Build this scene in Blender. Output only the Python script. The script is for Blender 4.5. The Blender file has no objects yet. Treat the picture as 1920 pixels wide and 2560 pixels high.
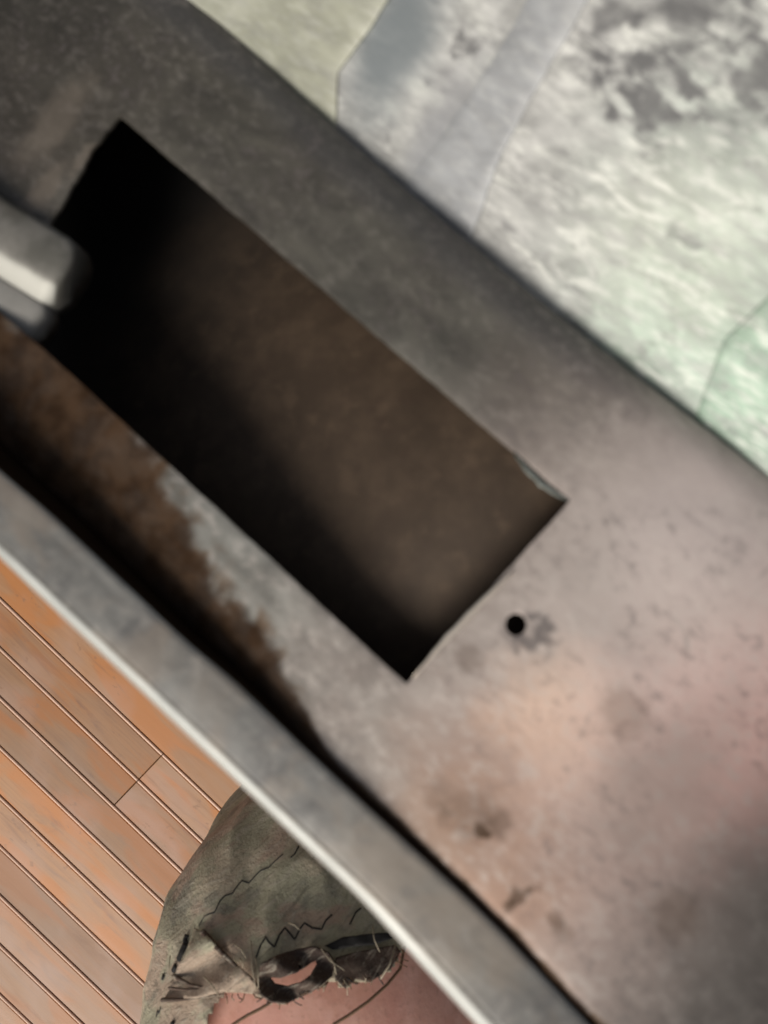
import bpy, bmesh, math, random
from mathutils import Vector, noise
from mathutils.geometry import delaunay_2d_cdt
from mathutils.bvhtree import BVHTree
random.seed(7)
C = bpy.context.scene.collection
SC = bpy.context.scene
R = math.radians

# ------------------------------------------------------------------ camera, sky, sun
H = 1.0                      # camera height above the floor, looking straight down
F = 2560 * 26.0 / 36.0       # focal length in photograph pixels
cam = bpy.data.cameras.new('camera')
cam.sensor_fit = 'VERTICAL'; cam.sensor_height = 36; cam.sensor_width = 27; cam.lens = 26
cam.clip_start = 0.01; cam.clip_end = 200
cam.dof.use_dof = True; cam.dof.focus_distance = 0.74; cam.dof.aperture_fstop = 8.5
co = bpy.data.objects.new('camera', cam); C.objects.link(co)
co.location = (0, 0, H); SC.camera = co

SUN_EL, SUN_AZ = R(45), R(214)     # azimuth clockwise from +Y; the light comes from below left of the picture
sdir = Vector((math.sin(SUN_AZ) * math.cos(SUN_EL), math.cos(SUN_AZ) * math.cos(SUN_EL), math.sin(SUN_EL)))
w = bpy.data.worlds.new('World'); SC.world = w; w.use_nodes = True
nt = w.node_tree
sky = nt.nodes.new('ShaderNodeTexSky'); sky.sky_type = 'NISHITA'; sky.sun_disc = False
sky.sun_elevation = SUN_EL; sky.sun_rotation = SUN_AZ
sky.air_density = 1.0; sky.dust_density = 4.0; sky.ozone_density = 1.0
bg = nt.nodes['Background']; bg.inputs[1].default_value = 0.06
hz = nt.nodes.new('ShaderNodeHueSaturation'); hz.inputs['Saturation'].default_value = .5      # thin white overcast
nt.links.new(sky.outputs[0], hz.inputs['Color']); nt.links.new(hz.outputs[0], bg.inputs[0])
sl = bpy.data.lights.new('sun', 'SUN'); sl.energy = 2.2; sl.angle = R(34); sl.color = (1.0, 0.95, 0.88)
so = bpy.data.objects.new('sun', sl); C.objects.link(so)
so.rotation_euler = (-sdir).to_track_quat('-Z', 'Y').to_euler()
SC.view_settings.view_transform = 'Standard'; SC.view_settings.look = 'None'
SC.view_settings.gamma = 1.0; SC.view_settings.exposure = 0.28
SC.cycles.max_bounces = 8

def P(px, py, d):
    return Vector(((px - 960) / F * d, -(py - 1280) / F * d, H - d))

# ------------------------------------------------------------------ object helpers
def tag(o, label=None, cat=None, group=None, kind=None):
    if label: o['label'] = label
    if cat: o['category'] = cat
    if group: o['group'] = group
    if kind: o['kind'] = kind
    return o

def empty(name, loc):
    o = bpy.data.objects.new(name, None); C.objects.link(o); o.location = loc; return o

def mesh_obj(name, verts, faces, mat, parent=None, smooth=True, sharp=None):
    off = parent_off(parent)
    me = bpy.data.meshes.new(name)
    me.from_pydata([tuple(Vector(v) - off) for v in verts], [], faces)
    me.validate(); me.update()
    bm = bmesh.new(); bm.from_mesh(me)
    bmesh.ops.recalc_face_normals(bm, faces=bm.faces) if sharp == 'recalc' else None
    bm.to_mesh(me); bm.free()
    for p in me.polygons: p.use_smooth = smooth
    me.materials.append(mat)
    o = bpy.data.objects.new(name, me); C.objects.link(o)
    if parent: o.parent = parent
    return o

def parent_off(p):
    off = Vector((0, 0, 0))
    while p: off += Vector(p.location); p = p.parent
    return off

def thick(o, t, bev=0.0, offset=-1.0, seg=2):
    m = o.modifiers.new('thickness', 'SOLIDIFY'); m.thickness = t; m.offset = offset; m.use_even_offset = False
    if bev:
        b = o.modifiers.new('bevel', 'BEVEL'); b.width = bev; b.segments = seg
        b.limit_method = 'ANGLE'; b.angle_limit = R(50)
    return o

def inside(p, poly):
    x, y = p; c = False; n = len(poly); j = n - 1
    for i in range(n):
        xi, yi = poly[i]; xj, yj = poly[j]
        if (yi > y) != (yj > y) and x < (xj - xi) * (y - yi) / (yj - yi) + xi: c = not c
        j = i
    return c

def lerp_poly(pts, x):
    """y of a polyline that runs along x."""
    for (x0, y0), (x1, y1) in zip(pts, pts[1:]):
        if x0 <= x <= x1: return y0 + (y1 - y0) * (x - x0) / (x1 - x0)
    if x < pts[0][0]: (x0, y0), (x1, y1) = pts[0], pts[1]
    else: (x0, y0), (x1, y1) = pts[-2], pts[-1]
    return y0 + (y1 - y0) * (x - x0) / (x1 - x0)

def resample(pts, step, jitter=0.0, closed=True, seed=0):
    rnd = random.Random(seed); out = []
    seq = list(zip(pts, pts[1:] + ([pts[0]] if closed else [])))
    for a, b in seq:
        L = math.hypot(b[0] - a[0], b[1] - a[1]); n = max(1, int(L / step))
        nx, ny = -(b[1] - a[1]) / max(L, 1e-6), (b[0] - a[0]) / max(L, 1e-6)
        for k in range(n):
            t = k / n; x = a[0] + (b[0] - a[0]) * t; y = a[1] + (b[1] - a[1]) * t
            if jitter and k:
                j = jitter * (noise.noise(Vector((x * .012, y * .012, seed))) * 1.2 + noise.noise(Vector((x * .05, y * .05, seed + 5))) * .7)
                x += nx * j; y += ny * j
            out.append((x, y))
    if not closed: out.append(pts[-1])
    return out

def sheet(outer, holes, step):
    """Triangulated flat region; returns 2D points and triangles."""
    loops = [outer] + holes
    pts, edges = [], []
    for lp in loops:
        s = len(pts); n = len(lp)
        pts += lp; edges += [(s + i, s + (i + 1) % n) for i in range(n)]
    xs = [p[0] for p in outer]; ys = [p[1] for p in outer]
    allb = list(pts)
    y = min(ys); row = 0
    cell = {}
    for p in allb: cell.setdefault((int(p[0] // step), int(p[1] // step)), []).append(p)
    while y < max(ys):
        x = min(xs) + (step / 2 if row % 2 else 0)
        while x < max(xs):
            if inside((x, y), outer) and not any(inside((x, y), h) for h in holes):
                cx, cy = int(x // step), int(y // step)
                if all((q[0] - x) ** 2 + (q[1] - y) ** 2 > (step * .45) ** 2 for i in (-1, 0, 1) for j in (-1, 0, 1) for q in cell.get((cx + i, cy + j), [])):
                    pts.append((x, y))
            x += step
        y += step * .87; row += 1
    v, e, f, _, _, _ = delaunay_2d_cdt([Vector(p) for p in pts], edges, [], 0, 1e-4)
    tris = []
    for t in f:
        cx = sum(v[i].x for i in t) / len(t); cy = sum(v[i].y for i in t) / len(t)
        if inside((cx, cy), outer) and not any(inside((cx, cy), h) for h in holes):
            tris.append(tuple(t))
    return [(p.x, p.y) for p in v], tris

def orient_up(verts, tris):
    out = []
    for t in tris:
        a, b, c = (verts[i] for i in t[:3])
        n = (b - a).cross(c - a)
        out.append(t if n.z > 0 else tuple(reversed(t)))
    return out

def tube(pts, radius, mat, name, parent, n=6, taper=False):
    verts, faces = [], []
    N = len(pts)
    for i, p in enumerate(pts):
        a = pts[max(i - 1, 0)]; b = pts[min(i + 1, N - 1)]
        t = (b - a).normalized()
        s = t.cross(Vector((0, 0, 1)))
        if s.length < 1e-4: s = Vector((1, 0, 0))
        s.normalize(); q = s.cross(t)
        r = radius * (1 - .8 * i / (N - 1) if taper else 1)
        for k in range(n):
            ang = 2 * math.pi * k / n
            verts.append(p + (s * math.cos(ang) + q * math.sin(ang)) * r)
    for i in range(N - 1):
        for k in range(n):
            faces.append((i * n + k, i * n + (k + 1) % n, (i + 1) * n + (k + 1) % n, (i + 1) * n + k))
    faces.append(tuple(range(n))[::-1]); faces.append(tuple((N - 1) * n + k for k in range(n)))
    return mesh_obj(name, verts, faces, mat, parent, sharp='recalc')

# ------------------------------------------------------------------ material helpers
class Mat:
    def __init__(s, name, rough=0.5, metal=0.0):
        s.m = bpy.data.materials.new(name); s.m.use_nodes = True
        s.t = s.m.node_tree; s.b = s.t.nodes['Principled BSDF']
        s.b.inputs['Roughness'].default_value = rough; s.b.inputs['Metallic'].default_value = metal
        s.tc = s.t.nodes.new('ShaderNodeTexCoord').outputs['Object']
    def n(s, kind): return s.t.nodes.new(kind)
    def l(s, a, b): s.t.links.new(a, b)
    def setin(s, sock, v):
        if hasattr(v, 'links') or isinstance(v, bpy.types.NodeSocket): s.l(v, sock)
        else: sock.default_value = v
    def math(s, op, a, b=0.0, c=None, clamp=False):
        n = s.n('ShaderNodeMath'); n.operation = op; n.use_clamp = clamp
        s.setin(n.inputs[0], a); s.setin(n.inputs[1], b)
        if c is not None: s.setin(n.inputs[2], c)
        return n.outputs[0]
    def map(s, scale=(1, 1, 1), rot=(0, 0, 0), loc=(0, 0, 0), vec=None):
        # rotation first, then scale: two mapping nodes
        a = s.n('ShaderNodeMapping'); a.inputs['Rotation'].default_value = rot; a.inputs['Location'].default_value = loc
        s.l(vec or s.tc, a.inputs[0])
        b = s.n('ShaderNodeMapping'); b.inputs['Scale'].default_value = scale; s.l(a.outputs[0], b.inputs[0])
        return b.outputs[0]
    def noise(s, scale, detail=4, rough=.55, vec=None, dist=0.0):
        n = s.n('ShaderNodeTexNoise'); n.inputs['Scale'].default_value = scale; n.inputs['Detail'].default_value = detail
        n.inputs['Roughness'].default_value = rough; n.inputs['Distortion'].default_value = dist
        s.l(vec or s.tc, n.inputs['Vector']); return n.outputs['Fac']
    def voro(s, scale, vec=None, feature='F1'):
        n = s.n('ShaderNodeTexVoronoi'); n.feature = feature; n.inputs['Scale'].default_value = scale
        s.l(vec or s.tc, n.inputs['Vector']); return n.outputs['Distance']
    def ss(s, v, a, b):
        n = s.n('ShaderNodeMapRange'); n.interpolation_type = 'SMOOTHSTEP'
        n.inputs['From Min'].default_value = min(a, b); n.inputs['From Max'].default_value = max(a, b)
        if a > b: n.inputs['To Min'].default_value = 1; n.inputs['To Max'].default_value = 0
        s.l(v, n.inputs['Value']); return n.outputs[0]
    def mix(s, f, a, b, mode='MIX'):
        n = s.n('ShaderNodeMix'); n.data_type = 'RGBA'; n.blend_type = mode
        s.setin(n.inputs['Factor'], f)
        for k, v in ((6, a), (7, b)):
            if isinstance(v, tuple): n.inputs[k].default_value = (*v[:3], 1)
            else: s.l(v, n.inputs[k])
        return n.outputs[2]
    def blob(s, center, radius, soft=0.6, wob=0.0, wscale=60, stretch=None):
        """stain, shade or glow: 1 inside a wobbly patch around a point of the object, 0 outside."""
        v = s.n('ShaderNodeVectorMath'); v.operation = 'SUBTRACT'; s.l(s.tc, v.inputs[0]); v.inputs[1].default_value = center
        vec = v.outputs[0]
        if stretch:
            ang, kx, ky = stretch
            vec = s.map(scale=(kx, ky, 1), rot=(0, 0, ang), vec=vec)
        ln = s.n('ShaderNodeVectorMath'); ln.operation = 'LENGTH'; s.l(vec, ln.inputs[0])
        d = ln.outputs['Value']
        if wob:
            nz = s.noise(wscale, 5, .6)
            d = s.math('ADD', d, s.math('MULTIPLY', s.math('SUBTRACT', nz, .5), wob * 2))
        return s.ss(d, radius * (1 + soft * .5), radius * (1 - soft * .5))
    def col(s, c):
        if isinstance(c, tuple): s.b.inputs['Base Color'].default_value = (*c, 1)
        else: s.l(c, s.b.inputs['Base Color'])
    def rough(s, v): s.setin(s.b.inputs['Roughness'], v)
    def bump(s, h, strength=.3, dist=.001):
        b = s.n('ShaderNodeBump'); b.inputs['Strength'].default_value = strength; b.inputs['Distance'].default_value = dist
        s.l(h, b.inputs['Height']); s.l(b.outputs[0], s.b.inputs['Normal'])

UANG = R(-41)      # the long direction of the box front, seen from above

# ================================================================== THE FLOOR
PD = R(-43.7)                                    # boards run this way
ud = Vector((math.cos(PD), math.sin(PD), 0)); vd = Vector((-ud.y, ud.x, 0))   # along, across (towards upper right)
PITCH = 89.5 / F * H

def wood_mat():
    m = Mat('varnished_wood', .38); m.b.inputs['Specular IOR Level'].default_value = .4
    oi = m.n('ShaderNodeObjectInfo')
    rnd = oi.outputs['Random']
    off = m.n('ShaderNodeCombineXYZ'); m.l(m.math('MULTIPLY', rnd, 37.0), off.inputs[0]); m.l(m.math('MULTIPLY', rnd, 11.0), off.inputs[1])
    add = m.n('ShaderNodeVectorMath'); add.operation = 'ADD'; m.l(m.tc, add.inputs[0]); m.l(off.outputs[0], add.inputs[1])
    v = add.outputs[0]
    g1 = m.noise(1.0, 6, .62, m.map((4, 40, 20), vec=v), .9)
    g2 = m.noise(1.0, 3, .5, m.map((16, 420, 60), vec=v))
    big = m.noise(1.0, 3, .5, m.map((7, 28, 5), vec=v), .8)
    c = m.mix(m.ss(g1, .32, .68), (.31, .155, .068), (.43, .235, .115))
    c = m.mix(m.math('MULTIPLY', m.ss(g2, .45, .7), .32), c, (.24, .115, .06))
    c = m.mix(m.math('MULTIPLY', m.ss(big, .46, .62), .8), c, (.47, .17, .038))
    c = m.mix(m.math('MULTIPLY', m.ss(big, .46, .3), .6), c, (.34, .21, .125))
    r2 = m.math('FRACT', m.math('MULTIPLY', rnd, 7.31))
    c = m.mix(m.math('MULTIPLY', r2, .45), c, (.38, .20, .105))
    st = m.noise(1.0, 5, .65, m.map((6, 38, 9), loc=(3, 1, 0), vec=v), .6)
    c = m.mix(m.math('MULTIPLY', m.ss(st, .55, .74), .6), c, (.17, .09, .06))
    r3 = m.math('FRACT', m.math('MULTIPLY', rnd, 17.7))
    hs = m.n('ShaderNodeHueSaturation'); m.l(c, hs.inputs['Color']); m.l(m.math('MULTIPLY_ADD', r3, .45, .68), hs.inputs['Value']); hs.inputs['Saturation'].default_value = 1.06; c = hs.outputs[0]
    sp = m.noise(130, 2, .5, v)
    c = m.mix(m.math('MULTIPLY', m.ss(sp, .74, .80), .6), c, (.09, .045, .025))
    wv = m.noise(1.0, 4, .6, m.map((2.2, 5, 3), loc=(1, 7, 0)), .8)
    c = m.mix(m.math('MULTIPLY', m.ss(wv, .50, .66), .5), c, (.42, .27, .205))
    c = m.mix(m.math('MULTIPLY', m.ss(g1, .55, .72), .4), c, (.19, .085, .04))
    dots = m.noise(75, 3, .6, m.map((1, 1.6, 1), vec=v)); area = m.noise(9, 2, .5, v)
    c = m.mix(m.math('MULTIPLY', m.math('MULTIPLY', m.ss(dots, .60, .66), m.ss(area, .52, .6)), .6), c, (.24, .12, .06))
    m.col(c)
    m.rough(m.math('ADD', .30, m.math('MULTIPLY', g1, .28)))
    m.bump(m.math('ADD', m.math('MULTIPLY', g2, .5), m.math('MULTIPLY', g1, .6)), .12, .0006)
    return m.m
WOOD = wood_mat()
mbd = Mat('worn_lit_bead_wood', .35); mbd.col(mbd.mix(mbd.noise(40), (.50, .30, .20), (.72, .47, .34)))  # bead worn paler, with its lit edge painted in
mdk = Mat('joint_dirt', .9); mdk.col(mdk.mix(mdk.noise(60), (.13, .06, .033), (.19, .09, .052)))
mb = Mat('subfloor', .9); mb.col(mb.mix(mb.noise(30), (.03, .02, .015), (.06, .035, .02)))

floor = bpy.data.meshes.new('wooden_floor')
S = 1.7
floor.from_pydata([(-S, -S, -.03), (S, -S, -.03), (S, S, -.03), (-S, S, -.03), (-S, -S, -.018), (S, -S, -.018), (S, S, -.018), (-S, S, -.018)], [],
                  [(3, 2, 1, 0), (4, 5, 6, 7), (0, 1, 5, 4), (1, 2, 6, 5), (2, 3, 7, 6), (3, 0, 4, 7)])
floor.materials.append(mb.m)
fo = bpy.data.objects.new('wooden_floor', floor); C.objects.link(fo)
tag(fo, 'orange brown wooden board floor with thin beaded joints', None, None, 'structure')

def plank_mesh(L):
    """Beaded board: flat face, a small raised bead along its upper-right edge, an eased lower edge."""
    W = PITCH; g = .00045
    prof = [(-W / 2 + g / 2, -.018), (-W / 2 + g / 2, -.0008), (-W / 2 + g / 2 + .0007, -.0001), (-W / 2 + .006, 0), (W / 2 - .0062, 0), (W / 2 - .0050, -.0008)]
    for k in range(7):
        a = math.pi - math.pi * k / 6
        prof.append((W / 2 - g / 2 - .0004 - .0020 + .0020 * math.cos(a), -.0004 + .0016 * math.sin(a)))
    prof += [(W / 2 - g / 2 - .0003, -.004), (W / 2 - g / 2 - .0004, -.018)]
    n = len(prof); verts, faces = [], []
    ch = .0006
    for x, dz, q in ((-L / 2, -1, 0), (-L / 2, 0, 1), (-L / 2 + ch, 0, 2), (L / 2 - ch, 0, 2), (L / 2, 0, 1), (L / 2, -1, 0)):
        if dz == -1: continue
        for y, z in prof: verts.append((x, y, z - (ch if q == 1 and z > -.01 else 0)))
    ns = len(verts) // n
    for i in range(ns - 1):
        for k in range(n): faces.append((i * n + k, (i + 1) * n + k, (i + 1) * n + (k + 1) % n, i * n + (k + 1) % n))
    faces.append(tuple(range(n))); faces.append(tuple((ns - 1) * n + k for k in range(n))[::-1])
    me = bpy.data.meshes.new('plank'); me.from_pydata(verts, [], faces); me.validate()
    bm = bmesh.new(); bm.from_mesh(me); bmesh.ops.recalc_face_normals(bm, faces=bm.faces); bm.to_mesh(me); bm.free()
    for p in me.polygons: p.use_smooth = False
    me.materials.append(WOOD); me.materials.append(mbd.m); me.materials.append(mdk.m)
    for p in me.polygons:
        if abs(p.normal.x) > .9: continue
        cy = p.center.y; cz = p.center.z
        if cz > -.0045 and W / 2 - .0052 < cy < W / 2 - .0006: p.material_index = 1
        elif cz < -.0016 and cz > -.017: p.material_index = 2
    return me
cache = {}
# across-position of the first joint line in the photograph: passes (0,1492) px
p0 = P(0, 1492, H)
c0 = p0.dot(vd)
pj = (P(405, 1882, H) + P(300, 2004, H)) / 2
uj = pj.dot(ud)
rr = random.Random(3)
for i in range(-27, 28):
    cv = c0 + (i + .5) * PITCH
    half = 1.62 - abs(cv) * .35
    cuts = [-half]
    if i in (-1, -2): cuts += [uj, half]
    else:
        u = -half + rr.uniform(.5, 1.1)
        nearv = -8 <= i <= 0
        while u < half - .3:
            if not (nearv and -1.0 < u < .1): cuts.append(u)
            u += rr.uniform(.8, 1.4)
        cuts.append(half)
    for a, b in zip(cuts, cuts[1:]):
        L = round(b - a - .0012, 3)
        me = cache.get(L) or cache.setdefault(L, plank_mesh(L))
        o = bpy.data.objects.new('plank', me); C.objects.link(o); o.parent = fo
        mid = ud * ((a + b) / 2) + vd * cv
        o.location = (mid.x, mid.y, rr.uniform(-.0004, .0002)); o.rotation_euler = (0, 0, PD)

# ================================================================== THE STEEL BOX
BASE = Vector((.02, .02, 0))
box = tag(empty('steel_box', BASE), 'weathered grey steel box with long rectangular cut-out and drilled hole on wooden floor', 'metal box')

# front plane from three depths (1/depth is linear over the picture of a plane)
import numpy as np
A = np.array([[1, 299, 289], [1, 1426, 1250], [1, 1016, 1711]], float)
ka, kb, kc = np.linalg.solve(A, 1 / np.array([.238, .2155, .213]))
LIP_IN = [(-500, 720), (-250, 950), (0, 1178), (133, 1290), (265, 1414), (464, 1602), (597, 1712), (729, 1841), (882, 1985), (1157, 2236), (1273, 2350), (1470, 2560), (1750, 2840)]
LIP_OUT = [(-560, 878), (0, 1407), (450, 1832), (900, 2259), (1041, 2412), (1185, 2570), (1500, 2905)]
EDGE = [(-250, -660), (100, -337), (300, -163), (480, -4), (600, 103), (750, 242), (900, 376), (1050, 503), (1200, 629), (1350, 751), (1500, 870), (1650, 986), (1800, 1100), (1920, 1192), (2250, 1452)]
def flat_depth(px, py): return 1 / max(ka + kb * px + kc * py, 2.0)
def smooth01(t): t = min(max(t, 0), 1); return t * t * (3 - 2 * t)
def plate_depth(px, py, roll=True):
    d = flat_depth(px, py)
    s = ((px - 1050) * .735 + (py - 1200) * .68) * .22 / F        # metres along the long axis
    if s < 0: d += .62 * s * s
    # lower right corner falls away
    q = max(0, (px - 1500) * .9 + (py - 2000) * .3) * .22 / F
    d += 3.4 * q * q
    # upper-right fold: rounds over
    e = (py - lerp_poly(EDGE, px)) * .75
    if e < 75: d += .0035 * ((75 - e) / 75) ** 2
    if roll:
        # lower-left side rolls down into the gutter behind the rim
        g = (lerp_poly(LIP_IN, px) - py) * .735
        wd = 185 - 155 * smooth01((px - 420) / 480)
        if g < wd:
            t = min((wd - g) / wd, 1.15); r = wd * d / F
            d += r * .95 * (1 - math.sqrt(max(0, 1 - min(t, .995) ** 2)))
    # gentle dents
    d += .0007 * noise.noise(Vector((px * .004, py * .004, 3)))
    return d

def L(v): return tuple(Vector(v) - BASE)
def PP(px, py): return L(P(px, py, plate_depth(px, py, False)))
PXM = .22 / F       # metres per photograph pixel on the box front

def steel_mat(name, front=False):
    m = Mat(name, .5, .3)
    st = m.map((50, 95, 60), (0, 0, UANG * -1))
    n1 = m.noise(1.0, 6, .62, st, .5)
    n2 = m.noise(26, 4, .6)
    n3 = m.noise(240, 4, .65)
    n4 = m.noise(70, 5, .6, None, 1.2)
    c = m.mix(m.ss(n1, .33, .68), (.165, .16, .138), (.32, .31, .275))
    c = m.mix(m.math('MULTIPLY', m.ss(n2, .45, .66), .45), c, (.24, .20, .17))
    c = m.mix(m.math('MULTIPLY', m.ss(n3, .58, .72), .35), c, (.10, .09, .08))
    return m, c, n1, n2, n3, n4

def front_mat():
    m, c, n1, n2, n3, n4 = steel_mat('weathered_zinc_plate')
    # shade over the upper left arm painted into the plate colour
    dk = m.blob(PP(-150, 0), 800 * PXM, 1.3, .03, 22, (R(41), .60, 1.0))
    c = m.mix(m.math('MULTIPLY', dk, .95), c, m.mix(m.ss(m.noise(9, 3, .5), .35, .7), (.024, .020, .014), (.060, .046, .033)))
    dk2 = m.blob(PP(850, 560), 420 * PXM, 1.3, .02, 40, (R(41), .36, 1.0))
    c = m.mix(m.math('MULTIPLY', dk2, .85), c, m.mix(m.ss(n1, .2, .85), (.052, .047, .038), (.105, .095, .072)))
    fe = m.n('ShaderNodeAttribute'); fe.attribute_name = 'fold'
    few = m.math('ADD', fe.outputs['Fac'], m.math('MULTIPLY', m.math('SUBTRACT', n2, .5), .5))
    c = m.mix(m.math('MULTIPLY', m.ss(few, .35, .8), .6), c, (.07, .068, .068))  # shade of the rounded fold painted in
    # pink skin reflections painted over the lower right
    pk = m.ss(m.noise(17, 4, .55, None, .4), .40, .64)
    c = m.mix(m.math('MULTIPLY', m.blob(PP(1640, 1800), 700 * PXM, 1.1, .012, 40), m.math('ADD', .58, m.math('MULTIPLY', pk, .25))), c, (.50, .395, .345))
    for (px, py, r, k, cc) in ((1395, 1800, 130, .75, (.92, .60, .40)), (1840, 1790, 250, .85, (.90, .50, .43)), (1430, 2080, 280, .65, (.64, .45, .38)), (1690, 1480, 330, .7, (.64, .56, .50)), (1750, 1290, 200, .5, (.56, .47, .44)), (1140, 2060, 170, .6, (.34, .185, .10)), (1290, 2240, 120, .5, (.36, .20, .12))):  # peach and pink glow painted in; the last entries are brown stains
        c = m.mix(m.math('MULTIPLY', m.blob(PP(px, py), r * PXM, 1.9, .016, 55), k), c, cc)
    fine = m.noise(1.0, 6, .68, m.map((190, 270, 200), (0, 0, R(41)), (5, 1, 0)), .3)
    clean = m.math('SUBTRACT', 1.0, m.math('MULTIPLY', m.math('MAXIMUM', dk, dk2), .8))
    c = m.mix(m.math('MULTIPLY', m.math('MULTIPLY', m.ss(fine, .48, .66), clean), .42), c, (.62, .55, .49))
    c = m.mix(m.math('MULTIPLY', m.math('MULTIPLY', m.ss(fine, .50, .32), m.ss(n2, .42, .58)), .5), c, (.17, .145, .135))
    c = m.mix(m.math('MULTIPLY', m.blob(PP(2040, 2380), 500 * PXM, 1.4, .012, 45), .78), c, (.062, .053, .045))  # shade of the falling corner painted dark
    c = m.mix(m.math('MULTIPLY', m.blob(PP(1620, 1960), 130 * PXM, 1.3, .008, 60, (R(-40), .5, 1.3)), .4), c, (.22, .18, .155))
    # speckle
    c = m.mix(m.math('MULTIPLY', m.ss(n4, .60, .72), .25), c, (.13, .11, .10))
    # brown stains
    for (px, py, r, k) in ((1203, 2075, 13, .9), (1185, 2040, 60, .35), (1290, 2245, 20, .8), (1330, 2222, 13, .75), (1275, 2262, 14, .75), (1405, 2330, 26, .35), (1690, 2290, 60, .35),
                           (1345, 2225, 11, .95), (1245, 2060, 30, .45), (1110, 2040, 22, .4), (1390, 2300, 20, .5), (1215, 2085, 9, .95), (1100, 1995, 36, .3), (1560, 1780, 60, .35), (1170, 1650, 30, .35)):
        c = m.mix(m.math('MULTIPLY', m.blob(PP(px, py), r * PXM, 1.0, .0035, 260), k), c, (.085, .045, .022))
    # scuffed ring beside the drilled hole
    ring = m.blob(PP(1335, 1590), 58 * PXM, .35, .004, 200)
    ring = m.math('MULTIPLY', ring, m.ss(m.noise(170, 3), .38, .56))
    c = m.mix(m.math('MULTIPLY', ring, .75), c, (.115, .10, .095))
    # rust along the gutter, darkened for the groove's shade
    g = m.n('ShaderNodeAttribute'); g.attribute_name = 'gutter'
    gw = m.math('ADD', g.outputs['Fac'], m.math('MULTIPLY', m.math('SUBTRACT', m.noise(75, 6, .62), .5), .75))
    rust = m.ss(gw, .40, .64)
    tan = m.ss(gw, .22, .46); c = m.mix(m.math('MULTIPLY', tan, m.ss(n4, .42, .6)), c, (.15, .10, .062))
    rc = m.mix(m.ss(m.noise(120, 5, .6), .35, .65), (.030, .0145, .0065), (.070, .039, .021))
    c = m.mix(m.math('MULTIPLY', rust, .93), c, rc)
    # pale dirt smears on the upper left tab
    for (px, py, r) in ((120, 470, 55), (60, 520, 40), (140, 300, 90), (205, 400, 26)):
        c = m.mix(m.math('MULTIPLY', m.blob(PP(px, py), r * PXM, 1.0, .008, 160, (R(-55), .6, 1.6)), .45), c, (.22, .18, .14))
    m.col(c)
    m.rough(m.math('ADD', m.math('ADD', .42, m.math('MULTIPLY', n1, .3)), m.math('MULTIPLY', rust, .3), None, True))
    m.l(m.math('MULTIPLY', m.math('SUBTRACT', 1.0, rust), .3), m.b.inputs['Metallic'])
    m.l(m.math('MULTIPLY_ADD', rust, -.4, .5), m.b.inputs['Specular IOR Level'])
    m.bump(m.math('ADD', m.math('MULTIPLY', n3, .5), m.math('ADD', n1, m.math('MULTIPLY', rust, .4))), .35, .0006)
    return m.m

# --- front plate with its cut-out and drilled hole
OPEN = [(299, 289), (1426, 1250), (1016, 1711), (110, 874), (-110, 690), (-110, 410), (121, 567), (205, 425), (228, 372)]
opening = []
jit = [2.5, 1.5, 1.5, 0, 0, 0, 6, 5, 4]
for i in range(len(OPEN)):
    seg = resample([OPEN[i], OPEN[(i + 1) % len(OPEN)]], 16, jit[i], False, i)
    opening += seg[:-1]
hole = [(1290 + 27 * math.cos(a), 1562 + 28 * math.sin(a)) for a in [2 * math.pi * k / 28 for k in range(28)]]
outer = [(x, lerp_poly(LIP_IN, x) + 45) for x in range(-480, 1760, 24)] + [(2250, 2880), (2250, 1480)]
outer += list(reversed([(x, lerp_poly(EDGE, x) + 2.2 * noise.noise(Vector((x * .02, 0, 1))) ) for x in range(-240, 2240, 16)])) + [(-480, -560)]
pts, tris = sheet(outer, [opening, hole], 26)
V = [P(x, y, plate_depth(x, y)) for x, y in pts]
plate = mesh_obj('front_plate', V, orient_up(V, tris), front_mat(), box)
plate.data.attributes.new('fold', 'FLOAT', 'POINT'); plate.data.attributes.new('gutter', 'FLOAT', 'POINT')
at = plate.data.attributes['gutter']; at2 = plate.data.attributes['fold']
for i, (x, y) in enumerate(pts):
    g = (lerp_poly(LIP_IN, x) - y) * .735
    wd = 600 - 340 * smooth01((x - 310) / 250) - 215 * smooth01((x - 590) / 290)
    at.data[i].value = min(max(1.12 - g / wd, 0), 1.1)
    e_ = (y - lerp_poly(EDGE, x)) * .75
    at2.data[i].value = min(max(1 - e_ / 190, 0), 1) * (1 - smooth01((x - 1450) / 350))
thick(plate, .0014, .0004)

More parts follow.
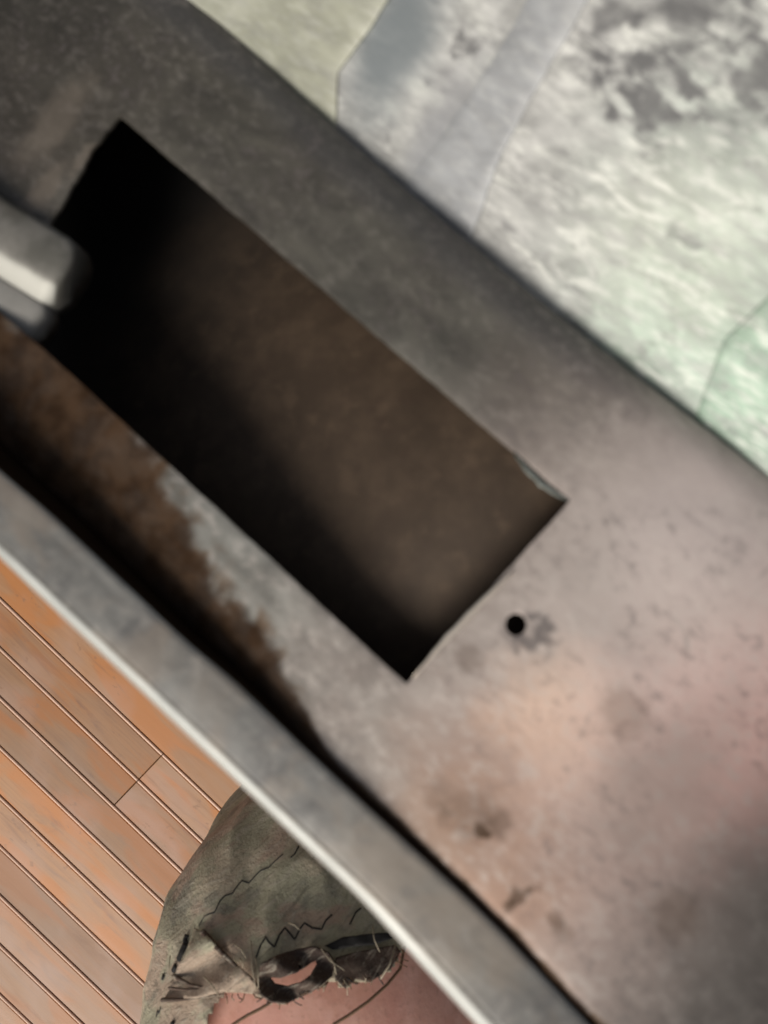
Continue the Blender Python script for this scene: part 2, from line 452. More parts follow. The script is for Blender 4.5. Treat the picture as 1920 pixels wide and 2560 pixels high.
# --- rim along the lower left side: a folded, rounded lip with a painted highlight
def rim_mat():
    m = Mat('rim_steel', .48, .2)
    st = m.map((30, 140, 60), (0, 0, R(42)))
    n1 = m.noise(1.0, 6, .65, st, .5); n2 = m.noise(46, 5, .6); n3 = m.noise(300, 3, .6)
    c = m.mix(m.ss(n1, .3, .7), (.105, .102, .093), (.20, .195, .178))
    c = m.mix(m.math('MULTIPLY', m.ss(n2, .46, .66), .75), c, (.075, .072, .07))
    c = m.mix(m.math('MULTIPLY', m.ss(n3, .6, .72), .3), c, (.10, .09, .08))
    c = m.mix(m.math('MULTIPLY', m.blob(L(P(1100, 2180, .21)), 260 * PXM, 1.2, .02, 40), .35), c, (.30, .25, .19))
    e = m.n('ShaderNodeAttribute'); e.attribute_name = 'highlight'
    ew = m.math('ADD', e.outputs['Fac'], m.math('MULTIPLY', m.math('SUBTRACT', n2, .5), .35))
    k = m.ss(ew, .22, .9)
    n4 = m.noise(150, 5, .65, None, .6)
    c = m.mix(m.math('MULTIPLY', m.ss(n4, .5, .7), .45), c, (.29, .27, .24))
    c = m.mix(m.math('MULTIPLY', m.ss(n4, .48, .34), .45), c, (.09, .085, .08))
    n5 = m.noise(34, 4, .6, None, .5); c = m.mix(m.math('MULTIPLY', m.ss(n5, .46, .64), .55), c, (.22, .18, .14)); c = m.mix(m.math('MULTIPLY', k, .95), c, (.80, .82, .77)); m.l(m.math('MULTIPLY_ADD', k, .55, .15), m.b.inputs['Metallic'])  # rim highlight painted as pale edge colour
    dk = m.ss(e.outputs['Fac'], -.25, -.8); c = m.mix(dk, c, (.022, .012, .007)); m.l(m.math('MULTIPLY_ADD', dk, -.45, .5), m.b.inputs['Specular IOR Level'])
    m.col(c)
    m.rough(m.math('SUBTRACT', m.math('ADD', .40, m.math('MULTIPLY', n2, .15)), m.math('MULTIPLY', k, .02)))
    m.bump(m.math('ADD', n1, m.math('MULTIPLY', n3, .4)), .2, .0005)
    return m.m
def along(pts, n):
    ds = [0]
    for a, b in zip(pts, pts[1:]): ds.append(ds[-1] + math.hypot(b[0] - a[0], b[1] - a[1]))
    out = []
    for k in range(n):
        t = ds[-1] * k / (n - 1); j = 0
        while j < len(ds) - 2 and ds[j + 1] < t: j += 1
        f = (t - ds[j]) / (ds[j + 1] - ds[j]); out.append((pts[j][0] + (pts[j + 1][0] - pts[j][0]) * f, pts[j][1] + (pts[j + 1][1] - pts[j][1]) * f))
    return out
def smooth_line(p, it=6):
    for _ in range(it):
        p = [p[0]] + [((a[0] + 2 * b[0] + c[0]) / 4, (a[1] + 2 * b[1] + c[1]) / 4) for a, b, c in zip(p, p[1:], p[2:])] + [p[-1]]
    return p
NS = 160
li = smooth_line(along(LIP_IN, NS)); lo = smooth_line(along(LIP_OUT, NS))
verts, faces, shine = [], [], []
Z = Vector((0, 0, 1))
for i in range(NS):
    d = flat_depth((li[i][0] + lo[i][0]) / 2, (li[i][1] + lo[i][1]) / 2)
    d = d * .6 + .216 * .4 - .007
    wig = .0004 * noise.noise(Vector((i * .07, 2, 0)))
    a = P(*li[i], d + wig); b = P(*lo[i], d + .004)
    out = (b - a); out.z = 0; W = out.length; out.normalize()
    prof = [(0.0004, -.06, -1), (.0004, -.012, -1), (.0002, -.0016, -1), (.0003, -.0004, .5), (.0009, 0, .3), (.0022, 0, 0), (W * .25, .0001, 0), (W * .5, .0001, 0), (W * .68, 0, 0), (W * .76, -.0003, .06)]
    r = .0072
    for k in range(9):
        an = R(90 - 100 * k / 8)
        prof.append((W - r + r * math.cos(an), -.0006 - r + r * math.sin(an), [.1, .3, .55, .8, 1, 1, .9, .6, .4][k]))
    prof += [(W - .0006, -.011, .1), (W - .0012, -.030, 0), (W - .0012, -(H - d) + .001, 0), (W - .0040, -(H - d) + .001, 0), (W - .0040, -.030, 0), (.004, -.06, 0)]
    n = len(prof)
    for o, z, rb in prof: verts.append(a + out * o + Z * z); shine.append(rb)
for i in range(NS - 1):
    for k in range(n):
        faces.append((i * n + k, i * n + (k + 1) % n, (i + 1) * n + (k + 1) % n, (i + 1) * n + k))
faces.append(tuple(range(n))); faces.append(tuple((NS - 1) * n + k for k in range(n))[::-1])
RIM = rim_mat()
rim = mesh_obj('rim', verts, faces, RIM, box, sharp='recalc')
at = rim.data.attributes.new('highlight', 'FLOAT', 'POINT')
for i, v in enumerate(shine): at.data[i].value = v

# --- inner sheet seen through the cut-out: rusty, close behind the plate on the right, dropping away to the left
mi = Mat('rusty_inner_steel', .75, 0.0)
r1 = mi.noise(60, 6, .62); r2 = mi.noise(200, 4, .6)
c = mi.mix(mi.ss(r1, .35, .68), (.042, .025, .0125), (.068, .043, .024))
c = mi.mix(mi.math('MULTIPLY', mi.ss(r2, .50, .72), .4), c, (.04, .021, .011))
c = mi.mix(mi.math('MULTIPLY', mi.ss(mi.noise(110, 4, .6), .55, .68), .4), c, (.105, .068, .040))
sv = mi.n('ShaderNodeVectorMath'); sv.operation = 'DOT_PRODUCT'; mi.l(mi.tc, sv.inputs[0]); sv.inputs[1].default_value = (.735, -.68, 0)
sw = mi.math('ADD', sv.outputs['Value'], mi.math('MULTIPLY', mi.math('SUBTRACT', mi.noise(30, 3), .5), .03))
c = mi.mix(mi.ss(sw, -.055, -.17), c, (.004, .0035, .003))        # darkness of the deep far end painted black
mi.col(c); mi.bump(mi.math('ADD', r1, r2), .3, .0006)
verts, faces = [], []
NU, NV = 40, 14
def inner_depth(px, py):
    s = ((px - 1050) * .735 + (py - 1250) * .68) / 1000       # along
    v = ((px - 1050) * .68 - (py - 1250) * .735) / 1000        # across, to upper right
    d = flat_depth(px, py) + .010
    d += .055 * max(0, .15 - s) ** 1.5 + .035 * max(0, s + .0) ** 2
    d += .04 * max(0, .12 - v) ** 1.5
    return d
for i in range(NU + 1):
    for j in range(NV + 1):
        s = -1350 + 2150 * i / NU; v = -620 + 1500 * j / NV
        px = 1050 + s * .735 + v * .68; py = 1250 + s * .68 - v * .735
        verts.append(P(px, py, inner_depth(px, py)))
for i in range(NU):
    for j in range(NV):
        a = i * (NV + 1) + j; faces.append((a, a + NV + 1, a + NV + 2, a + 1))
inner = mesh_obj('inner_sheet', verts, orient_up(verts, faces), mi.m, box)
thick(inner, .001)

# --- latch bolt at the left end of the cut-out
def bolt_mat():
    m = Mat('bolt_steel', .6, .2)
    n1 = m.noise(90, 5, .6); n2 = m.noise(30, 3, .5)
    c = m.mix(m.ss(n1, .35, .65), (.10, .095, .08), (.17, .16, .14))
    e = m.n('ShaderNodeAttribute'); e.attribute_name = 'highlight'
    c = m.mix(m.math('MULTIPLY', m.ss(n2, .45, .65), .6), c, (.075, .062, .048))
    c = m.mix(m.ss(m.math('ADD', e.outputs['Fac'], m.math('MULTIPLY', m.math('SUBTRACT', n1, .5), .7)), .1, 1.0), c, (.56, .55, .49))  # lit lower facet of the bolt painted pale
    m.col(c); m.bump(n1, .15, .0005); return m.m
BOLT = bolt_mat()
def bar(name, tip, half, depth, length_px, prof, tipround, mat):
    """Rounded bar running from the tip towards the upper left."""
    ax = Vector((-.85, .525, -.05)).normalized(); side = Vector((-.525, -.85, 0)).normalized()   # side points to lower left
    T = P(*tip, depth); hw = half * depth / F; Lm = length_px * depth / F
    verts, faces = [], []
    st = [0, .02, .06, .12, .2, .3, .45, .65, 1.0]
    stations = [(0, .30)] + [(tipround * (1 - math.cos(R(90 * k / 6))), .3 + .7 * math.sin(R(90 * k / 6))) for k in range(1, 7)] + [(Lm * q, 1) for q in (.3, .5, .75, 1)]
    n = len(prof)
    for dist, k in stations:
        for (x, z) in prof:
            verts.append(T + ax * dist + side * (x * hw * k) + Z * (z * hw - (1 - k) * .004))
    for i in range(len(stations) - 1):
        for q in range(n): faces.append((i * n + q, i * n + (q + 1) % n, (i + 1) * n + (q + 1) % n, (i + 1) * n + q))
    faces.append(tuple(range(n))); faces.append(tuple((len(stations) - 1) * n + q for q in range(n)))
    o = mesh_obj(name, verts, faces, mat, box, sharp='recalc')
    at = o.data.attributes.new('highlight', 'FLOAT', 'POINT')
    for i in range(len(verts)): at.data[i].value = max(0, min(1, 1.7 - abs(prof[i % n][0] - .58) / .26)) if i >= n * 3 else .1
    return o
prof = [(-1, -1.2), (-1, -.22), (-.94, -.07), (-.82, 0), (-.3, .03), (.05, .0), (.2, -.05), (.34, -.13), (.5, -.23), (.66, -.34), (.8, -.45), (.9, -.58), (.96, -.75), (.97, -1.2)]
bar('latch_bolt', (152, 694), 98, .2405, 520, prof, .006, BOLT)
prof2 = [(-1, -1.5), (-1, -.2), (-.8, 0), (.6, 0), (.9, -.12), (1, -.4), (1, -1.5)]
mg = Mat('grey_guide_steel', .75, 0.0); mg.col(mg.mix(mg.noise(110, 5), (.22, .21, .19), (.40, .38, .34)))
bar('bolt_guide', (92, 812), 54, .2450, 420, prof2, .003, mg.m)

# --- torn sliver of sheet, and a burr painted with the cut's glint
glintm = Mat('cut_edge_glint', .35, .6); glintm.col(glintm.mix(glintm.noise(300), (.72, .62, .50), (.88, .80, .68)))
def edge_strip(name, a, b, wpx, mat, lift, n=14, seed=0, drop=.0):
    verts, faces = [], []
    dx, dy = b[0] - a[0], b[1] - a[1]; Ln = math.hypot(dx, dy); nx, ny = -dy / Ln, dx / Ln
    for i in range(n + 1):
        t = i / n; x = a[0] + dx * t; y = a[1] + dy * t
        w_ = wpx * (math.sin(math.pi * min(max(t, .02), .98)) ** .6) * (1 + .3 * noise.noise(Vector((i * .7, seed, 0))))
        d = plate_depth(x, y) - lift
        verts += [P(x, y, d + drop), P(x + nx * w_ * .5, y + ny * w_ * .5, d - .0004 + drop * .4), P(x + nx * w_, y + ny * w_, d)]
    for i in range(n):
        for k in (0, 1): faces.append((i * 3 + k, i * 3 + k + 1, i * 3 + k + 4, i * 3 + k + 3))
    o = mesh_obj(name, verts, orient_up(verts, faces), mat, box); thick(o, .0006); return o
edge_strip('burr_glint', (1034, 1694), (1286, 1428), -15, glintm.m, .0007)
slm = Mat('torn_steel', .5, .5); slm.col(slm.mix(slm.noise(200), (.06, .07, .06), (.20, .21, .19)))
edge_strip('torn_sliver', (1290, 1128), (1424, 1246), 24, slm.m, .0006, seed=4, drop=.002)

# --- side panel rising towards the viewer on the upper right
A = np.array([[1, 473, 0], [1, 1920, 1191], [1, 1920, 0]], float)
pa, pb, pc = np.linalg.solve(A, 1 / np.array([.2575, .2190, .184]))
def panel_depth(px, py, up=0.0):
    d = 1 / max(pa + pb * px + pc * py, 2.0)
    return d - up + .0009 * noise.noise(Vector((px * .003, py * .003, 9)))
def QP(px, py): return L(P(px, py, panel_depth(px, py)))
def panel_mat(name, tint=(.43, .425, .395), plain=False):
    m = Mat(name, .55, .1)
    st = m.map((55, 150, 80), (0, 0, R(38)))
    n1 = m.noise(1.0, 6, .65, st, .6); n2 = m.noise(38, 5, .6, None, .5); n3 = m.noise(18, 3, .5)
    c = m.mix(m.ss(n1, .34, .64), tuple(x * (.75 if plain else .62) for x in tint), tint)
    c = m.mix(m.math('MULTIPLY', m.ss(n2, .5, .68), .12 if plain else .55), c, (.66, .65, .61))
    c = m.mix(m.math('MULTIPLY', m.ss(m.noise(1.0, 4, .6, m.map((80, 200, 80), (0, 0, R(38)), (2, 3, 0)), .4), .58, .7), .2 if plain else .8), c, (.17, .165, .16))
    if not plain:
        for (px, py, r, k) in ((1930, 640, 420, .5), (1720, 960, 300, .6)):
            c = m.mix(m.math('MULTIPLY', m.blob(QP(px, py), r * PXM, 1.2, .01, 60), k), c, (.74, .96, .82), 'MULTIPLY')
        c = m.mix(m.math('MULTIPLY', m.blob(QP(1690, 640), 200 * PXM, 1.3, .012, 90), .3), c, (.66, .67, .55))
    fl = m.noise(1.0, 5, .65, m.map((150, 560, 200), (0, 0, R(37)), (8, 3, 0)), .2)
    fl2 = m.noise(1.0, 4, .6, m.map((62, 230, 90), (0, 0, R(37)), (1, 9, 0)), .3)
    c = m.mix(m.math('MULTIPLY', m.ss(fl, .50, .62), .15 if plain else .4), c, (.68, .67, .62))
    c = m.mix(m.math('MULTIPLY', m.ss(fl, .47, .36), .15 if plain else .3), c, (.32, .315, .30))
    c = m.mix(m.math('MULTIPLY', m.ss(fl2, .50, .38), .2 if plain else .4), c, (.28, .275, .26))
    c = m.mix(m.math('MULTIPLY', m.ss(fl2, .54, .68), .1 if plain else .6), c, (.72, .72, .65))
    if not plain:
        # step shadows painted as bluish bands running up from the box front
        for (px, py, r, k, an, cc) in ((985, 90, 120, .9, 55, (.15, .17, .175)), (1150, 300, 100, .65, 52, (.23, .23, .235)), (1060, 440, 80, .5, 52, (.27, .275, .28))):
            c = m.mix(m.math('MULTIPLY', m.blob(QP(px, py), r * PXM, 1.3, .006, 70, (R(-an), .34, 1.1)), k), c, cc)
        # soot smudges near the top, green tint towards the right
        for (px, py, r, k) in ((1830, 50, 170, .85), (1930, 110, 120, .6), (1640, 230, 95, .85), (1480, 20, 120, .6), (1590, 330, 36, .7), (1165, 92, 26, .8), (1690, 560, 26, .5), (1560, 120, 70, .7)):
            c = m.mix(m.math('MULTIPLY', m.math('MULTIPLY', m.blob(QP(px, py), r * 1.15 * PXM, 1.1, .022, 95), m.ss(m.noise(1.0, 4, .6, m.map((95, 190, 95), (0, 0, R(38)), (4, 4, 0)), .4), .40, .60)), k), c, (.10, .098, .096))
    m.col(c); m.bump(m.math('ADD', n1, n2), .04, .0004)
    m.rough(m.math('ADD', .34, m.math('MULTIPLY', n2, .25)))
    return m.m
def panel_piece(name, poly, up, mat, jitter=2.0, step=40, th=.0012, seed=0):
    pts, tris = sheet(resample(poly, 22, jitter, True, seed), [], step)
    V = [P(x, y, panel_depth(x, y, up)) for x, y in pts]
    o = mesh_obj(name, V, orient_up(V, tris), mat, box); thick(o, th, .0004); return o
BELOW = [(x, lerp_poly(EDGE, x) + 60) for x in (2150, 1800, 1500, 1200, 900, 600, 300, 0, -150)]
panel_piece('side_panel', BELOW + [(-150, -420), (2150, -420)], 0, panel_mat('flaking_whitewash_on_steel'), 0)
def below(x, k=50): return (x, lerp_poly(EDGE, x) + k)
panel_piece('lapped_sheet', [below(835, 40), below(500), below(100), (100, -400), (1160, -400), (1010, -80), (968, 0), (925, 70), (880, 130), (843, 180)], .0012, panel_mat('cream_painted_steel', (.36, .36, .275), True), 2, seed=2)
panel_piece('strap', [below(1165, 30), below(985), (1090, 360), (1180, 230), (1260, 100), (1480, -300), (1640, -300), (1420, 90), (1330, 240), (1238, 425)], .0006, panel_mat('strap_shadow_grey', (.33, .335, .335), True), 4, seed=6)  # strap's grey carries a painted shadow band
panel_piece('corner_sheet', [below(2100), below(1720), (1810, 850), (1935, 730), (2100, 580)], .0007, panel_mat('green_grey_steel', (.38, .425, .365)), 2, seed=5)

# --- body of the box down to the floor (walls set inside the plate edge)
mw = Mat('dull_steel_wall', .6, .3); mw.col(mw.mix(mw.noise(20, 5), (.12, .11, .10), (.24, .22, .20)))
verts, faces = [], []
wl = [(x, lerp_poly(EDGE, x) + 40) for x in range(-150, 2140, 150)]
ring = [P(x, y, plate_depth(x, y, False) + .0045) for x, y in wl] + [P(2180, 2700, .235), P(1780, 2750, .235)]
n = len(ring)
for p in ring: verts += [p, Vector((p.x, p.y, .001))]
for i in range(n - 1): faces.append((2 * i, 2 * i + 1, 2 * i + 3, 2 * i + 2))
o = mesh_obj('side_wall', verts, faces, mw.m, box, smooth=False); thick(o, .0015, offset=0)
ring = [P(-470, 760, .262), P(-420, -120, .262), P(-160, -480, .262)]
verts, faces = [], []
for p in ring: verts += [p, Vector((p.x, p.y, .001))]
for i in range(len(ring) - 1): faces.append((2 * i, 2 * i + 1, 2 * i + 3, 2 * i + 2))
o = mesh_obj('end_wall', verts, faces, mw.m, box, smooth=False); thick(o, .0015, offset=0)

# ================================================================== THE PERSON'S KNEE
XC = -.046
person = tag(empty('person', (XC, -.30, 0)), 'person seated with a bent knee in torn, frayed camouflage trousers above the floor', 'person')
path = [(0, -.86, .53, .105, .1), (0, -.72, .525, .104, .1), (0, -.58, .515, .103, .098), (0, -.47, .508, .103, .096), (0, -.385, .505, .110, .095), (0, -.325, .495, .115, .095), (0, -.288, .465, .112, .094),
        (0, -.272, .42, .098, .088), (0, -.268, .36, .088, .078), (0, -.275, .27, .078, .074), (0, -.285, .18, .066, .066), (0, -.292, .10, .058, .06), (0, -.292, .055, .056, .064)]
def cat(p, t):
    i = min(int(t), len(p) - 2); f = t - i
    g = lambda k: Vector(p[min(max(k, 0), len(p) - 1)])
    def h(k): return g(k)
    p0, p1, p2, p3 = (h(i - 1), h(i), h(i + 1), h(i + 2))
    return [0.5 * (2 * b + (c - a) * f + (2 * a - 5 * b + 4 * c - d) * f * f + (-a + 3 * b - 3 * c + d) * f ** 3) for a, b, c, d in zip(p0, p1, p2, p3)]
def leg_tube(extra, ns, nth, wrinkle=0.0, t0=0.0, t1=None, seed=0):
    T1 = len(path) - 1 if t1 is None else t1
    verts = []
    for i in range(ns + 1):
        t = t0 + (T1 - t0) * i / ns
        q = cat(path, min(t, len(path) - 1.0001)); q2 = cat(path, min(t + .05, len(path) - 1.00005)); q1 = cat(path, max(t - .05, 0))
        tan = (Vector(q2[:3]) - Vector(q1[:3])).normalized()
        c = Vector(q[:3]); c.x += XC + .002; c.y -= .015
        sx = Vector((1, 0, 0)); up = sx.cross(tan) * 1.0
        if up.length < 1e-5: up = Vector((0, 0, 1))
        up.normalize()
        for k in range(nth):
            a = 2 * math.pi * k / nth
            p = c + sx * math.cos(a) * (q[3] + extra) + up * math.sin(a) * (q[4] + extra)
            if wrinkle:
                n_ = noise.noise(Vector((p.x * 16 + seed, p.y * 16, p.z * 16))) * .6 + noise.noise(Vector((p.x * 42, p.y * 30 + seed, p.z * 30))) * .45
                r1_ = 1 - abs(noise.noise(Vector((p.x * 22 + p.y * 12, p.y * 26 - p.x * 9, p.z * 14 + 4)))) * 2.2
                p += (p - c).normalized() * wrinkle * (n_ + .55 * max(0, r1_))
            verts.append(p)
    faces = []
    for i in range(ns):
        for k in range(nth): faces.append((i * nth + k, i * nth + (k + 1) % nth, (i + 1) * nth + (k + 1) % nth, (i + 1) * nth + k))
    return verts, faces
ms = Mat('skin', .5)
s1 = ms.noise(45, 5, .6); s2 = ms.noise(260, 3, .6); s3 = ms.noise(14, 3, .5)
c = ms.mix(ms.ss(s1, .35, .65), (.68, .35, .26), (.80, .46, .36))
c = ms.mix(ms.math('MULTIPLY', ms.ss(s3, .45, .65), .5), c, (.66, .30, .23))
c = ms.mix(ms.math('MULTIPLY', ms.ss(s2, .56, .68), .25), c, (.38, .17, .12))
ms.col(c); ms.b.inputs['Subsurface Weight'].default_value = .15; ms.b.inputs['Subsurface Radius'].default_value = (.006, .002, .001)
ms.bump(ms.math('ADD', s2, ms.math('MULTIPLY', s1, .8)), .25, .0008)
v, f = leg_tube(-.009, 60, 48)
nth = 48
f.append(tuple(range(nth))); f.append(tuple(60 * nth + k for k in range(nth))[::-1])
body = mesh_obj('body', v, f, ms.m, person, sharp='recalc')

def cloth_mat(name='camouflage_cloth', dark=False):
    m = Mat(name, .88)
    v = m.map((1, .75, 1), (0, 0, R(28)))
    a = m.noise(21, 4, .6, v, .7); b = m.noise(17, 4, .6, m.map((1, .75, 1), (0, 0, R(28)), (4, 2, 1)), .7); d = m.noise(27, 4, .6, m.map((1, .7, 1), (0, 0, R(28)), (7, 5, 2)), .7)
    if dark: c = m.mix(m.ss(a, .4, .6), (.050, .030, .022), (.105, .068, .048))
    else:
        c = m.mix(m.ss(a, .44, .54), (.55, .47, .335), (.42, .39, .27))
        c = m.mix(m.ss(b, .50, .58), c, (.47, .355, .26))
        c = m.mix(m.math('MULTIPLY', m.ss(d, .54, .64), .7), c, (.22, .21, .165))
    fade_and_shade = m.noise(1, 6, .7, m.map((45, 230, 80), (0, 0, R(-38))), .9)
    c = m.mix(m.math('MULTIPLY', m.ss(fade_and_shade, .50, .68), .6), c, (.52, .46, .36))
    c = m.mix(m.math('MULTIPLY', m.ss(fade_and_shade, .46, .32), .6), c, (.13, .115, .085))  # crevice shade painted along the low streaks of the bump
    g = m.noise(900, 2, .5); g2 = m.noise(300, 3, .6)
    c = m.mix(m.math('MULTIPLY', m.ss(g2, .52, .68), .25), c, (.14, .125, .10))
    m.col(c); m.bump(m.math('ADD', m.math('MULTIPLY', g, .5), m.math('ADD', g2, m.math('MULTIPLY', fade_and_shade, 2.0))), .6, .0013)
    return m.m
CLOTH = cloth_mat(); DARK = cloth_mat('dark_torn_cloth', True)
def c2(p): return (340 + p[0] / 1.929, 1980 + p[1] / 1.929)
TEAR = [c2(p) for p in [(200, 1700), (255, 1300), (330, 1119), (395, 1000), (460, 965), (600, 985), (650, 1008), (720, 1012), (860, 950), (950, 915), (1000, 955), (1060, 905), (1130, 905), (1230, 850), (1285, 755), (1420, 690), (1800, 690), (2400, 1500), (2400, 3000), (200, 3000)]]
TEAR = resample(TEAR, 6, 2.2, True, 9)
GAP = [c2(p) for p in [(600, 880), (640, 870), (720, 860), (800, 830), (900, 790), (900, 860), (840, 930), (760, 980), (660, 970)]]
def proj(p): d = H - p.z; return (960 + p.x / d * F, 1280 - p.y / d * F)
v, f = leg_tube(.002, 420, 300, .0055, 1.5)
keep = []
cen_hi = .50
for q in f:
    p = (v[q[0]] + v[q[2]]) / 2
    if p.z > .49 or p.y < -.36:
        if inside(proj(p), TEAR) or inside(proj(p), GAP) or p.y < -.52: continue
    keep.append(q)
used = sorted({i for q in keep for i in q}); rm = {i: k for k, i in enumerate(used)}
v = [v[i] for i in used]; keep = [tuple(rm[i] for i in q) for q in keep]
trs = mesh_obj('trousers', v, keep, CLOTH, person, sharp='recalc')
thick(trs, .0013, 0, 0)
bvh = BVHTree.FromPolygons(v, keep)
bv2 = BVHTree.FromPolygons(*(lambda q: (q[0], q[1]))(leg_tube(-.006, 120, 120)))
bv3 = BVHTree.FromPolygons(*(lambda q: (q[0], q[1]))(leg_tube(.003, 120, 120)))
O = Vector((0, 0, H))
def hit(px, py, lift=.0008, skin=False):
    dr = (P(px, py, 1) - O).normalized()
    r = (bv2 if skin else bvh).ray_cast(O, dr)
    if r[0] is None: r = (bv3 if not skin else bv2).ray_cast(O, dr)
    if r[0] is None: return P(px, py, .5)
    return r[0] - dr * lift
def hit3(px, py, lift):
    dr = (P(px, py, 1) - O).normalized(); r = bv3.ray_cast(O, dr)
    return (r[0] if r[0] is not None else P(px, py, .47)) - dr * lift

# stitched seams
mk = Mat('black_thread_and_slit', .8); mk.col(mk.mix(mk.noise(400), (.012, .011, .010), (.03, .027, .024)))
mt = Mat('pale_thread', .8); mt.col(mt.mix(mt.noise(400), (.27, .22, .15), (.42, .36, .26)))
mbz = Mat('brown_thread', .8); mbz.col(mbz.mix(mbz.noise(400), (.10, .055, .028), (.17, .10, .05)))
def stitch(name, pts, r, mat, lift=.0007, taper=False, fn=hit, step=5):
    q = resample([c2(p) for p in pts], step, 0, False)
    return tube([fn(x, y, lift) for x, y in q], r, mat, name, person, 5, taper)
stitch('stitching', [(305, 645), (330, 600), (350, 590), (380, 580), (405, 525), (430, 500), (465, 490), (480, 465), (510, 428), (545, 440), (570, 410), (600, 380), (640, 365), (670, 335), (710, 300)], .00055, mk.m)
stitch('stitching', [(745, 318), (765, 300), (785, 262)], .0006, mk.m)
stitch('stitching', [(578, 800), (600, 740), (625, 700), (640, 725), (668, 748), (690, 690), (718, 655), (740, 680), (765, 712), (790, 660), (812, 632), (850, 655), (895, 662), (915, 620), (945, 592)], .0006, mk.m)
stitch('stitching', [(1030, 640), (1060, 580), (1085, 560)], .0006, mk.m)
stitch('stitching', [(100, 1085), (106, 1055), (115, 1065), (122, 1035)], .0008, mk.m)
# black lace showing at the left side
for seg, r in (([(252, 690), (240, 715), (246, 740)], .0022), ([(244, 735), (220, 790), (212, 810)], .0026), ([(198, 835), (184, 865)], .0022), ([(140, 880), (132, 905)], .0016), ([(178, 1110), (186, 1125)], .0018)):
    stitch('lace', seg, r, mk.m, .0004)

def patch(name, poly, holes, lift, mat, th=.0013, curl=None, seed=0, step=7):
    po = resample([c2(p) for p in poly], 5, 1.2, True, seed); ho = [resample([c2(p) for p in h], 5, .8, True, seed + 1) for h in holes]
    pts, tris = sheet(po, ho, step)
    V = []
    for x, y in pts:
        l_ = lift + (curl(x, y) if curl else 0) + .0012 * noise.noise(Vector((x * .03, y * .03, seed)))
        V.append(hit3(x, y, l_))
    o = mesh_obj(name, V, orient_up(V, tris), mat, person); thick(o, th, 0, 0); return o
# folded flap, torn band with a gap, shadow slit painted as a black patch
patch('flap', [(285, 655), (340, 690), (420, 770), (520, 860), (600, 940), (605, 985), (520, 965), (440, 955), (330, 985), (180, 1005), (135, 1003), (180, 930), (190, 870), (250, 760)], [], .0075, CLOTH, seed=3,
      curl=lambda x, y: .004 * math.sin((x * .6 + y) * .05))
patch('torn_or_shadow_band', [(600, 830), (680, 790), (770, 760), (860, 745), (930, 775), (960, 830), (945, 890), (880, 945), (800, 985), (720, 1018), (650, 1012), (600, 975), (590, 900)],
      [[(640, 890), (700, 893), (770, 872), (868, 808), (872, 830), (840, 885), (790, 920), (730, 938), (670, 925)]], .008, DARK, seed=5, curl=lambda x, y: .004 * math.sin((x * .5 - y) * .06))
patch('torn_or_shadow_band', [(905, 742), (1000, 700), (1120, 685), (1215, 680), (1235, 705), (1150, 735), (1040, 745), (950, 760)], [], .0055, mk.m, seed=6)  # black patch standing in for the shadow in a slit
patch('frayed_edge', [(960, 800), (1060, 770), (1180, 750), (1250, 740), (1275, 770), (1225, 855), (1130, 915), (1060, 900), (1010, 950), (960, 900)], [], .0045, DARK, seed=8)
# creases stitched over the flap
for pts, r in (([(320, 675), (400, 760), (490, 845), (570, 915), (600, 960)], .0020), ([(180, 885), (260, 930), (340, 945), (430, 955)], .0013), ([(125, 1003), (200, 1003), (320, 990), (420, 975)], .0013), ([(160, 945), (260, 955), (360, 945), (450, 960)], .0009)):
    q = resample([c2(p) for p in pts], 5, 0, False)
    tube([hit3(x, y, .009) for x, y in q], r, DARK, 'hem_cord', person, 6, True)
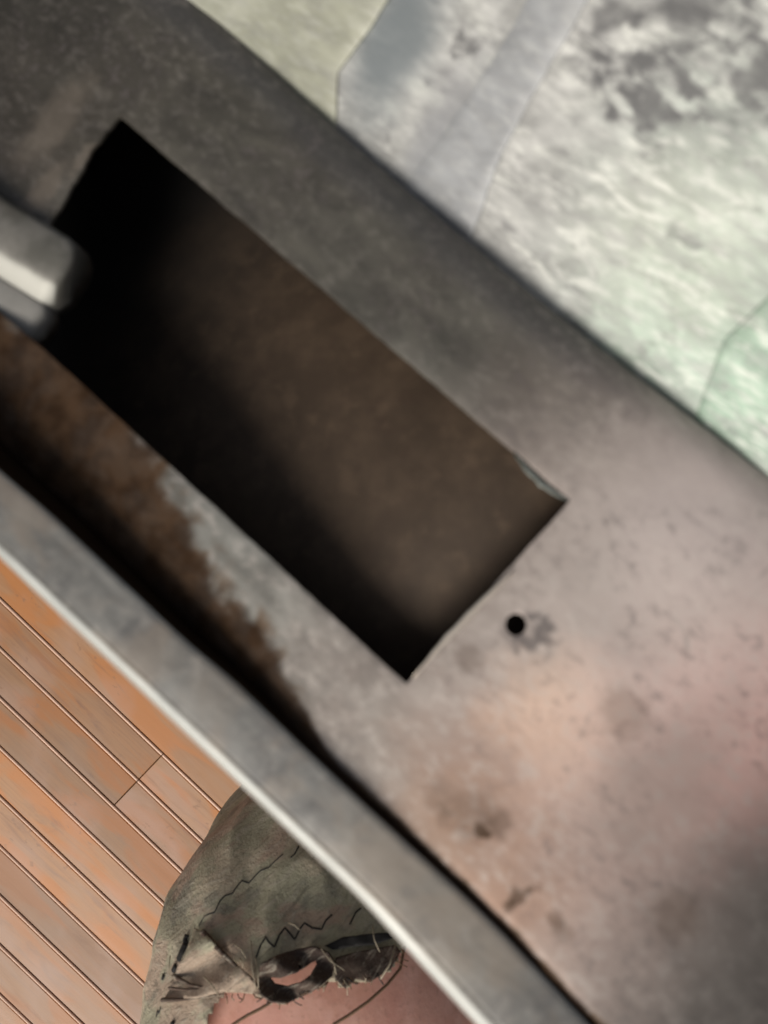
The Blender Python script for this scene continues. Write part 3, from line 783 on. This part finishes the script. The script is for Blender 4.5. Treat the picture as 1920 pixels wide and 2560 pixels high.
# loose threads
rnd = random.Random(11)
def thread(pts, r, mat, lift0=.010, lift1=.016):
    q = resample([c2(p) for p in pts], 6, 0, False); n = len(q)
    tube([hit3(x, y, lift0 + (lift1 - lift0) * math.sin(math.pi * i / max(n - 1, 1))) for i, (x, y) in enumerate(q)], r, mat, 'loose_thread', person, 5)
thread([(660, 1008), (600, 1045), (540, 1075), (465, 1122)], .0009, mbz.m, .006, .006)
thread([(1295, 745), (1275, 850), (1210, 930), (1120, 1010), (1020, 1080), (950, 1122)], .0009, mbz.m, .004, .006)
thread([(1250, 740), (1225, 830), (1180, 900)], .0006, mt.m)
for a, b, bend in (((475, 735), (530, 800), 6), ((555, 720), (580, 960), -8), ((575, 800), (590, 945), 7), ((885, 745), (1005, 860), -10), ((930, 790), (965, 880), 8), ((1140, 640), (1175, 770), -8),
                   ((325, 890), (400, 985), 5), ((165, 790), (160, 880), -3), ((150, 900), (190, 870), 3), ((1100, 885), (1108, 920), 3), ((1000, 900), (1020, 980), 8), ((735, 630), (790, 665), 4), ((500, 800), (520, 850), 3)):
    mid = ((a[0] + b[0]) / 2 + bend, (a[1] + b[1]) / 2 - bend)
    thread([a, mid, b], .00032, mt.m)
for k in range(34):
    t = rnd.random(); base = [(400, 985), (600, 985), (720, 1012), (860, 950), (950, 915), (1060, 905), (1130, 905), (1230, 850), (1280, 770)]
    i = min(int(t * 8), 7); f_ = t * 8 - i
    x = base[i][0] + (base[i + 1][0] - base[i][0]) * f_; y = base[i][1] + (base[i + 1][1] - base[i][1]) * f_
    L_ = rnd.uniform(18, 70); an = R(rnd.uniform(20, 150))
    thread([(x - 8 * math.cos(an), y - 12), (x + L_ * .5 * math.cos(an) + rnd.uniform(-8, 8), y + L_ * .4 * math.sin(an)), (x + L_ * math.cos(an), y + L_ * math.sin(an) * .7)], rnd.uniform(.00022, .0004), rnd.choice([mbz.m, mbz.m, mt.m, mk.m]), .007, .010)

# shoe under the knee, on the floor
mshoe = Mat('brown_shoe', .6); mshoe.col(mshoe.mix(mshoe.noise(60), (.06, .04, .03), (.10, .07, .05)))
verts, faces = [], []
secs = [(-.385, .022, .05), (-.375, .036, .085), (-.34, .042, .105), (-.29, .044, .105), (-.24, .044, .09), (-.20, .047, .07), (-.165, .046, .056), (-.14, .038, .045), (-.128, .020, .03)]
for y, hw, ht in secs:
    for k in range(16):
        a = 2 * math.pi * k / 16
        zz = ht * .5 + ht * .5 * math.sin(a)
        verts.append(Vector((XC + hw * (abs(math.cos(a)) ** .7) * (1 if math.cos(a) > 0 else -1), y, .002 + max(0, zz))))
for i in range(len(secs) - 1):
    for k in range(16): faces.append((i * 16 + k, i * 16 + (k + 1) % 16, (i + 1) * 16 + (k + 1) % 16, (i + 1) * 16 + k))
faces.append(tuple(range(16))); faces.append(tuple((len(secs) - 1) * 16 + k for k in range(16)))
mesh_obj('shoe', verts, faces, mshoe.m, person, sharp='recalc')
